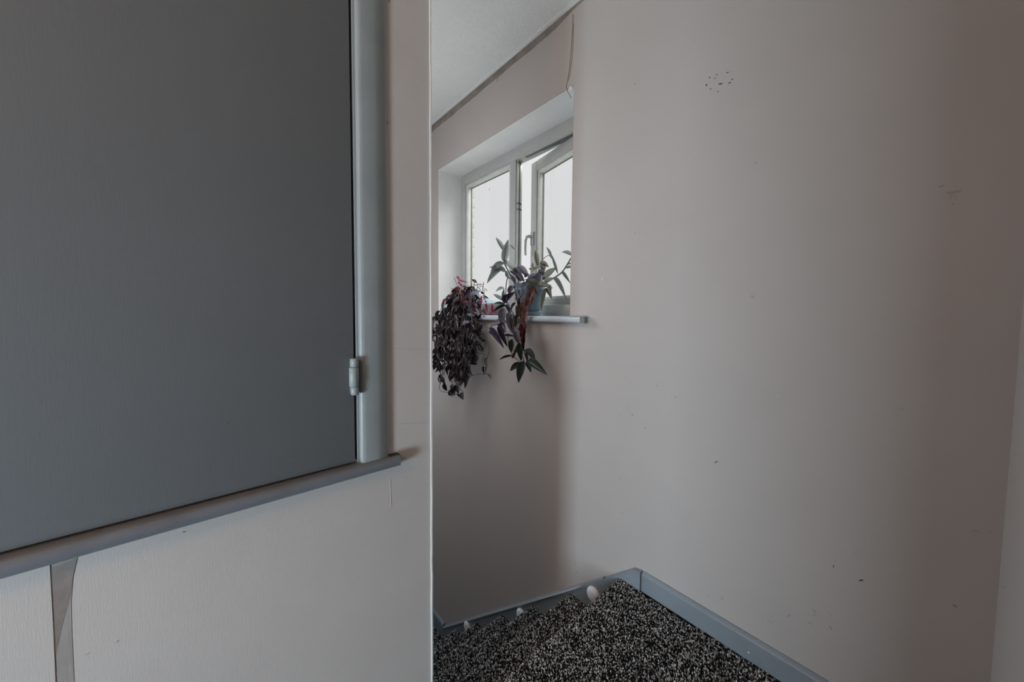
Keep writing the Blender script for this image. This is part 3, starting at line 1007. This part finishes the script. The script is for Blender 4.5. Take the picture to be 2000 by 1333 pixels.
g, ol, pu, de, da = 'pal_green', 'pal_olive', 'pal_purple', 'pal_deep', 'pal_dark'
dr, dm, db = 'dry_red', 'dry_maroon', 'dry_brown'
for args in (
    # top left shoot
    (A4, 325, 310, 200, 100, 62, g, 1.27, 1.25, 0), (A4, 312, 445, 368, 130, 105, g, 1.27, 1.28, 0), (A4, 478, 280, 398, 200, 42, g, 1.28, 1.29, 0),
    (A4, 325, 455, 105, 585, 100, g, 1.26, 1.20, 1), (A4, 345, 585, 110, 505, 66, g, 1.26, 1.21, 0), (A4, 290, 535, 78, 728, 80, g, 1.25, 1.19, 0),
    (A4, 335, 470, 585, 650, 88, g, 1.27, 1.28, 1), (A4, 350, 470, 330, 400, 60, g, 1.27, 1.27, 0), (A4, 425, 555, 590, 705, 110, pu, 1.28, 1.27, 0),
    (A4, 650, 640, 490, 490, 95, pu, 1.30, 1.31, 0), (A4, 590, 640, 660, 600, 60, pu, 1.29, 1.30, 0), (A4, 725, 545, 695, 432, 50, g, 1.31, 1.33, 0),
    (A4, 778, 500, 742, 268, 64, ol, 1.30, 1.31, 0), (A4, 800, 450, 925, 505, 78, ol, 1.31, 1.34, 0), (A4, 870, 560, 810, 440, 80, ol, 1.32, 1.33, 0),
    (A4, 800, 745, 830, 515, 95, pu, 1.27, 1.25, 0), (A4, 690, 600, 800, 500, 66, ol, 1.28, 1.28, 0), (A4, 865, 665, 1030, 512, 88, g, 1.30, 1.33, 0),
    (A4, 640, 740, 790, 600, 92, pu, 1.26, 1.24, 0), (A4, 790, 775, 600, 655, 84, ol, 1.25, 1.21, 1), (A4, 770, 780, 960, 760, 70, ol, 1.25, 1.24, 1),
    (A4, 780, 760, 640, 700, 92, ol, 1.25, 1.22, 1), (A4, 870, 735, 1010, 655, 72, g, 1.27, 1.27, 0), (A4, 700, 560, 655, 520, 50, pu, 1.30, 1.30, 0),
    (A4, 893, 790, 818, 1115, 54, ol, 1.245, 1.215, 0), (A4, 895, 795, 965, 940, 66, ol, 1.25, 1.23, 0), (A4, 930, 745, 960, 830, 34, g, 1.24, 1.24, 0),
    (A4, 985, 665, 1172, 925, 44, g, 1.27, 1.25, 1), (A4, 1115, 580, 1215, 715, 38, g, 1.28, 1.27, 1), (A4, 1165, 525, 1255, 512, 42, g, 1.29, 1.28, 0),
    (A4, 1190, 470, 1240, 465, 34, g, 1.29, 1.28, 0), (A4, 1235, 350, 1102, 298, 56, g, 1.29, 1.28, 0), (A4, 1050, 605, 958, 325, 32, g, 1.28, 1.28, 0),
    (A4, 962, 395, 893, 230, 36, g, 1.30, 1.30, 0), (A4, 815, 560, 850, 630, 70, pu, 1.26, 1.25, 0), (A4, 720, 690, 700, 590, 80, pu, 1.27, 1.27, 0),
    (A4, 880, 690, 830, 640, 50, pu, 1.28, 1.28, 0), (A4, 560, 700, 470, 590, 70, de, 1.26, 1.25, 0), (A4, 470, 730, 385, 600, 50, pu, 1.25, 1.24, 0),
    # shoot hanging down on the left of the pot
    (A4, 370, 660, 340, 555, 60, g, 1.25, 1.25, 0), (A4, 320, 800, 185, 832, 52, g, 1.22, 1.19, 1), (A4, 308, 935, 312, 800, 48, g, 1.21, 1.20, 0),
    (A4, 300, 965, 165, 878, 50, g, 1.20, 1.17, 0), (A4, 300, 990, 465, 845, 92, de, 1.21, 1.22, 0), (A4, 370, 870, 465, 770, 90, pu, 1.22, 1.23, 0),
    (A4, 330, 1040, 160, 995, 48, da, 1.19, 1.16, 1), (A4, 330, 1030, 160, 1118, 50, da, 1.19, 1.15, 0), (A4, 340, 1020, 395, 1150, 52, de, 1.19, 1.18, 0),
    (A4, 475, 995, 405, 1095, 44, de, 1.20, 1.18, 0), (A4, 430, 760, 380, 880, 70, pu, 1.23, 1.21, 0), (A4, 310, 880, 350, 1010, 60, de, 1.20, 1.20, 0),
    (A5, 360, 20, 330, 300, 125, pu, 1.18, 1.16, 1), (A5, 400, 240, 190, 250, 76, pu, 1.17, 1.15, 1), (A5, 125, 370, 368, 668, 100, de, 1.16, 1.15, 0),
    (A5, 290, 300, 425, 645, 90, de, 1.16, 1.16, 0), (A5, 310, 270, 400, 420, 110, de, 1.16, 1.15, 0), (A5, 470, 130, 500, 420, 95, pu, 1.17, 1.15, 0),
    (A5, 550, 150, 520, 400, 70, db, 1.18, 1.16, 0), (A5, 560, 400, 610, 600, 96, pu, 1.16, 1.16, 0), (A5, 545, 430, 505, 380, 50, pu, 1.16, 1.16, 0),
    (A5, 500, 520, 490, 740, 92, da, 1.15, 1.15, 0), (A5, 400, 480, 560, 470, 22, de, 1.16, 1.15, 1), (A5, 520, 800, 262, 842, 34, da, 1.15, 1.10, 2),
    (A5, 600, 600, 495, 845, 58, db, 1.15, 1.14, 0), (A5, 620, 580, 650, 880, 92, da, 1.15, 1.14, 0),
    # whorl at the tip
    (A5, 680, 920, 470, 1040, 96, da, 1.13, 1.11, 0), (A5, 700, 880, 605, 1232, 118, da, 1.13, 1.09, 0), (A5, 740, 900, 812, 1066, 66, da, 1.13, 1.12, 0),
    (A5, 760, 880, 1066, 1102, 118, da, 1.13, 1.12, 0), (A5, 720, 690, 880, 862, 96, da, 1.15, 1.16, 0), (A5, 735, 740, 760, 890, 50, da, 1.14, 1.13, 0),
    # dried leaves draped over the pot and the sill edge
    (A4, 720, 770, 640, 930, 95, dr, 1.215, 1.200, 0), (A4, 680, 850, 620, 1050, 105, dr, 1.205, 1.185, 1), (A4, 660, 960, 570, 1150, 90, dr, 1.195, 1.18, 2),
    (A4, 620, 1080, 590, 1260, 95, dr, 1.185, 1.175, 0), (A4, 740, 790, 770, 880, 62, dr, 1.22, 1.215, 1), (A4, 520, 940, 510, 1200, 60, db, 1.195, 1.175, 1),
    (A4, 560, 1000, 540, 1220, 70, db, 1.19, 1.175, 2), (A4, 480, 1040, 490, 1240, 50, db, 1.19, 1.175, 0), (A4, 530, 930, 500, 1080, 50, dr, 1.20, 1.185, 2),
    (A4, 430, 1150, 420, 1330, 80, pu, 1.18, 1.16, 0), (A4, 480, 1160, 470, 1330, 60, db, 1.18, 1.16, 1), (A4, 380, 1130, 370, 1300, 60, pu, 1.18, 1.16, 0),
    (A4, 700, 900, 690, 1010, 40, dr, 1.205, 1.198, 2),
    (A5, 680, 180, 720, 330, 80, dr, 1.175, 1.165, 1), (A5, 660, 280, 690, 560, 110, dm, 1.17, 1.155, 0), (A5, 720, 320, 680, 700, 80, dm, 1.165, 1.15, 1),
    (A5, 650, 400, 680, 720, 60, dm, 1.165, 1.15, 2),
):
    pl(*args)
for (fr, pts, xs, r, mat) in (
    (A4, [(500, 760), (440, 690), (385, 590), (335, 490), (315, 440), (312, 330)], (1.27, 1.25, 1.26, 1.265, 1.27, 1.27), 0.0042, 'stem_green'),
    (A4, [(470, 740), (400, 660), (355, 670), (338, 800), (335, 870), (300, 960), (330, 1040), (400, 1140), (440, 1200)], (1.25, 1.245, 1.24, 1.22, 1.215, 1.20, 1.19, 1.18, 1.175), 0.0030, 'stem_dark'),
    (A4, [(800, 770), (900, 700), (1000, 650), (1100, 580), (1165, 490), (1230, 380)], (1.26, 1.27, 1.275, 1.28, 1.285, 1.29), 0.0042, 'stem_green'),
    (A4, [(790, 520), (815, 435), (860, 385), (915, 345), (945, 360)], (1.29, 1.30, 1.30, 1.30, 1.30), 0.0020, 'stem_green'),
    (A4, [(360, 980), (400, 1080), (450, 1160)], (1.20, 1.185, 1.178), 0.0028, 'stem_dark'),
    (A4, [(460, 990), (415, 1080), (400, 1150)], (1.20, 1.185, 1.178), 0.0022, 'stem_dark'),
    (A4, [(780, 770), (785, 600), (790, 520)], (1.27, 1.26, 1.27), 0.0030, 'stem_green'),
    (A4, [(780, 770), (700, 720), (640, 660)], (1.255, 1.235, 1.225), 0.0022, 'twig'),
    (A4, [(640, 680), (645, 760), (610, 780)], (1.225, 1.22, 1.21), 0.0018, 'twig'),
    (A5, [(420, 190), (440, 320), (520, 420), (590, 560), (640, 720), (690, 880)], (1.175, 1.165, 1.16, 1.155, 1.15, 1.135), 0.0034, 'stem_dark'),
    (A5, [(430, 480), (450, 620), (500, 770), (560, 840), (650, 900)], (1.16, 1.155, 1.15, 1.145, 1.135), 0.0022, 'stem_dark'),
    (A5, [(640, 260), (660, 480), (700, 720), (730, 830), (740, 900)], (1.17, 1.16, 1.15, 1.14, 1.13), 0.0030, 'stem_dark'),
    (A5, [(130, 380), (170, 300), (280, 280), (400, 230)], (1.16, 1.17, 1.17, 1.175), 0.0026, 'stem_dark'),
):
    w = [at(*fr(*p), x) for p, x in zip(pts, xs)]
    MB().tube(spline(w, 5), r, 6, r * 0.8).build('stem', M[mat], pr_, smooth=True)

# ---- left-hand plant: a thick trailing mass of small striped leaves
qc = at(914, 612, 1.300)
qc.z = 1.0470
pq = tag(empty('potted_plant', qc), 'bushy dark purple trailing plant hanging over the sill beside the cupboard wall corner', 'plant', 'potted plants on the stair window sill')
MB().lathe((qc.x, qc.y, qc.z), [(0.0, 0.0), (0.052, 0.0), (0.056, 0.004), (0.072, 0.105), (0.076, 0.108), (0.080, 0.130), (0.078, 0.132), (0.073, 0.108), (0.0, 0.106)], 36).build('pot', M['pot_pale'], pq, smooth=True)
MB().lathe((qc.x, qc.y, qc.z), [(0.0, 0.116), (0.04, 0.116), (0.073, 0.109)], 24).build('soil', M['soil'], pq, smooth=True)
ZM = [leaf_mesh('zebra_leaf', a, 0.55, M['zeb'], 0, i, 'lance') for i, a in enumerate((0.05, 0.22, 0.4))] + \
     [leaf_mesh('dark_leaf', a, 0.5, M['zeb_dark'], 0, i, 'lance') for i, a in enumerate((0.05, 0.25))]
ZP = [leaf_mesh('pink_leaf', a, 0.5, M['zeb_pink'], 0, i, 'ovate') for i, a in enumerate((0.05, 0.25))]
ZL = leaf_mesh('lilac_leaf', 0.2, 0.4, M['zeb_lilac'], 0, 1, 'ovate')
ZG = leaf_mesh('grey_leaf', 0.15, 0.4, M['zeb_grey'], 0, 1, 'ovate')
PX = 0.0033
count = [0]
ends = []
for i in range(50):
    tx = rng.uniform(838, 930)
    hi = 700 + 70 * math.exp(-((tx - 882) / 26) ** 2) if tx < 905 else 745 - (tx - 905) * 1.9
    q = rng.random()
    ends.append((tx, 622 + (hi - 622) * (1 - q * q)))
# explicit stragglers, seen singly against the wall
strag = [[(912, 575), (922, 620), (948, 636), (958, 645)], [(900, 590), (925, 640), (948, 655), (955, 680), (952, 700)], [(900, 600), (925, 680), (945, 692), (941, 704), (946, 718)],
         [(880, 640), (890, 745), (912, 738), (930, 732), (954, 731)], [(870, 640), (868, 720), (858, 760), (880, 768), (896, 770)], [(880, 650), (885, 730), (895, 755), (905, 768)]]
paths = []
for (tx, ty) in ends:
    sx, sy = 912 + rng.uniform(-22, 22), 578 + rng.uniform(-4, 12)
    xo = rng.uniform(1.07, 1.18)
    mx_ = sx * 0.45 + tx * 0.55
    pts = [at(sx, sy + 8, 1.30), at(sx * .8 + tx * .2, sy - rng.uniform(0, 16), 1.25), at(mx_, 596 + rng.uniform(-14, 14), xo + 0.06 + 0.02 * rng.random()), at(tx + rng.uniform(-5, 5), (596 + ty) / 2 + 6, xo + 0.015), at(tx, ty, xo)]
    paths.append((pts, False))
for s in strag:
    n = len(s)
    pts = [at(px, py, 1.26 - 0.12 * k / (n - 1)) if k == 0 else at(px, py, 1.16 - 0.02 * k) for k, (px, py) in enumerate(s)]
    paths.append((pts, True))
inner = []
for pi, (pts, single) in enumerate(paths):
    sp_ = spline(pts, 7)
    thick = 0.0022
    dry = False
    MB().tube(sp_, thick, 5, thick * 0.7).build('stem', M['twig'] if dry else M['stem_dark'], pq, smooth=True)
    # leaves at nodes along the stem
    acc, nxt, side = 0.0, 0.05, 1
    for a, b_ in zip(sp_[:-1], sp_[1:]):
        acc += (b_ - a).length
        if acc >= nxt and count[0] < 268:
            nxt = acc + rng.uniform(0.030, 0.050) * (1.0 if not single else 0.9)
            side = -side
            tan = (b_ - a).normalized()
            lat = Vector((rng.uniform(-0.9, 0.3), side * rng.uniform(0.4, 1.0), rng.uniform(-0.7, 0.25)))
            d = (tan * 0.45 + lat * 0.8 + Vector((0, 0, -0.25))).normalized()
            ln = rng.uniform(0.042, 0.074)
            tip = b_ + d * ln
            if b_.z < 1.05:
                tip.x = min(tip.x, XD - 0.02)
            if b_.z > 1.03 and tip.x > 1.38:
                tip.x = 1.38
            if tip.z > 1.20:
                tip.z = 1.20 - rng.random() * 0.03
            near_top = b_.z > 1.13
            if near_top and rng.random() < 0.30:
                me_ = rng.choice(ZP)
            else:
                me_ = rng.choice(ZM)
            put_leaf(me_, b_, tip, ln * rng.uniform(0.30, 0.40), Vector((-0.6 + rng.uniform(-.8, .8), -0.5 + rng.uniform(-.8, .8), 0.6 + rng.uniform(-.6, .6))), pq)
            count[0] += 1
    tan = (sp_[-1] - sp_[-3]).normalized()
    for sgn in ((-1, 1) if not single else (0.3,)):
        d = (tan + Vector((rng.uniform(-.4, .1), 0.5 * sgn, rng.uniform(-.5, 0)))).normalized()
        tip = sp_[-1] + d * rng.uniform(0.042, 0.062)
        if sp_[-1].z < 1.05:
            tip.x = min(tip.x, XD - 0.02)
        put_leaf(rng.choice(ZM), sp_[-1] - tan * 0.004, tip, rng.uniform(0.017, 0.025), facing(0, 0, 0.8), pq)
        count[0] += 1
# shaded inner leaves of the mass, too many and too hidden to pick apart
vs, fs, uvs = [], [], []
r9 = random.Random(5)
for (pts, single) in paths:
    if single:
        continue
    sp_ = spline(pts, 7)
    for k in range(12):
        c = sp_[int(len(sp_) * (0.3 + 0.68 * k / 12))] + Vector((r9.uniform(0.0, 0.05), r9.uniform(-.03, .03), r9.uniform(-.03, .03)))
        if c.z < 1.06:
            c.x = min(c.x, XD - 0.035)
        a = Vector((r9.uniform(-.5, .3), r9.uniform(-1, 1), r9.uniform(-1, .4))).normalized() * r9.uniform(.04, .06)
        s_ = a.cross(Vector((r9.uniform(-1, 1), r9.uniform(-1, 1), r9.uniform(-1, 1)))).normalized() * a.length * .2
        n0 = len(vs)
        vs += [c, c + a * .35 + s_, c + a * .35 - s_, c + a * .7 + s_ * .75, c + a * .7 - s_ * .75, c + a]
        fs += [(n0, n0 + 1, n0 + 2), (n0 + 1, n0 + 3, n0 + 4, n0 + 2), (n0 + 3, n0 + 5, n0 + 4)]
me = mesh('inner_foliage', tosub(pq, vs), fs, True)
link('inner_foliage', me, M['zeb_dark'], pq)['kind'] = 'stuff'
A6 = lambda u, v: (880 + u / 16.66, 540 + v / 16.66)
for (bu, bv, tu, tv, w, me_, x0, x1) in (
        (300, 150, 165, 5, 100, ZP[0], 1.27, 1.28), (290, 140, 500, 180, 90, ZP[1], 1.27, 1.26), (330, 270, 240, 180, 80, ZP[0], 1.26, 1.26), (420, 330, 300, 260, 90, ZP[0], 1.25, 1.25),
        (200, 440, 20, 440, 120, ZP[1], 1.23, 1.20), (1000, 900, 1010, 630, 130, ZP[0], 1.22, 1.23), (760, 860, 770, 1170, 170, ZP[0], 1.20, 1.17), (990, 760, 1000, 930, 110, ZP[1], 1.20, 1.19),
        (440, 1010, 470, 1180, 120, ZP[0], 1.18, 1.16), (1150, 900, 1200, 1150, 90, ZP[0], 1.22, 1.20), (700, 880, 640, 1010, 80, ZP[1], 1.20, 1.18),
        (520, 470, 690, 720, 130, ZL, 1.23, 1.20), (680, 720, 950, 440, 210, ZG, 1.21, 1.22), (560, 760, 500, 560, 180, ZG, 1.21, 1.22), (930, 780, 780, 900, 120, ZG, 1.20, 1.19),
        (430, 900, 520, 680, 130, ZL, 1.19, 1.20), (440, 620, 350, 470, 120, ZM[3], 1.22, 1.22), (1160, 870, 1120, 780, 50, ZM[0], 1.22, 1.22)):
    put_leaf(me_, at(*A6(bu, bv), x0), at(*A6(tu, tv), x1), w / 16.66 * PX * (0.75 if me_ in ZP else 1.0), facing(0, 0, 0.4), pq)
# leaves lying along the sill between the two pots, pink side out
for (bx, by, tx, ty, w) in ((962, 612, 961, 590, 6), (972, 613, 966, 603, 5), (955, 612, 962, 616, 5), (974, 612, 980, 606, 5), (950, 615, 944, 600, 6)):
    put_leaf(rng.choice(ZP), at(bx, by, 1.22), at(tx, ty, 1.23), w * PX, facing(0, 0, 0.3), pq)
# pale lilac leaf in front
put_leaf(ZL, at(905, 636, 1.12), at(919, 626, 1.11), 6 * PX, facing(0, 0, 0.2), pq)
for i in range(16):
    u0, v0 = rng.uniform(150, 700), rng.uniform(300, 520)
    du, dv = rng.uniform(-420, 200), rng.uniform(250, 700)
    w = [at(*A6(u0, v0), 1.25), at(*A6(u0 + du * .45, v0 + dv * .2), 1.215), at(*A6(u0 + du, v0 + dv), 1.175)]
    MB().tube(spline(w, 5), 0.0017, 5, 0.0012).build('dry_stem', M['twig'], pq, smooth=True)
for pts, r in (([(110, 30), (200, 240), (310, 380)], 0.0026), ([(180, 20), (290, 160), (360, 270)], 0.0020), ([(760, 440), (770, 250), (790, 80)], 0.0030), ([(800, 290), (910, 270), (1020, 275)], 0.0030),
               ([(1070, 200), (1055, 350), (1045, 500)], 0.0030), ([(865, 410), (880, 310), (885, 215)], 0.0024), ([(930, 340), (970, 335), (1030, 330)], 0.0022), ([(965, 290), (968, 215)], 0.0020),
               ([(520, 300), (620, 320), (690, 420)], 0.0018), ([(300, 380), (420, 330), (560, 440)], 0.0018), ([(310, 380), (300, 560), (230, 760)], 0.0018), ([(380, 690), (480, 800), (570, 880)], 0.0016),
               ([(470, 700), (560, 860), (545, 1060)], 0.0016), ([(240, 830), (320, 960), (400, 1060)], 0.0020), ([(80, 470), (170, 600), (200, 700)], 0.0016), ([(640, 730), (590, 900), (600, 1100)], 0.0016),
               ([(1090, 420), (1095, 620), (1090, 760)], 0.0020), ([(1110, 900), (1180, 1120), (1250, 1260)], 0.0018)):
    w = [at(*A6(u, v), 1.225) for u, v in pts]
    MB().tube(spline(w, 4), r, 5, r * 0.8).build('dry_stem', M['twig'], pq, smooth=True)
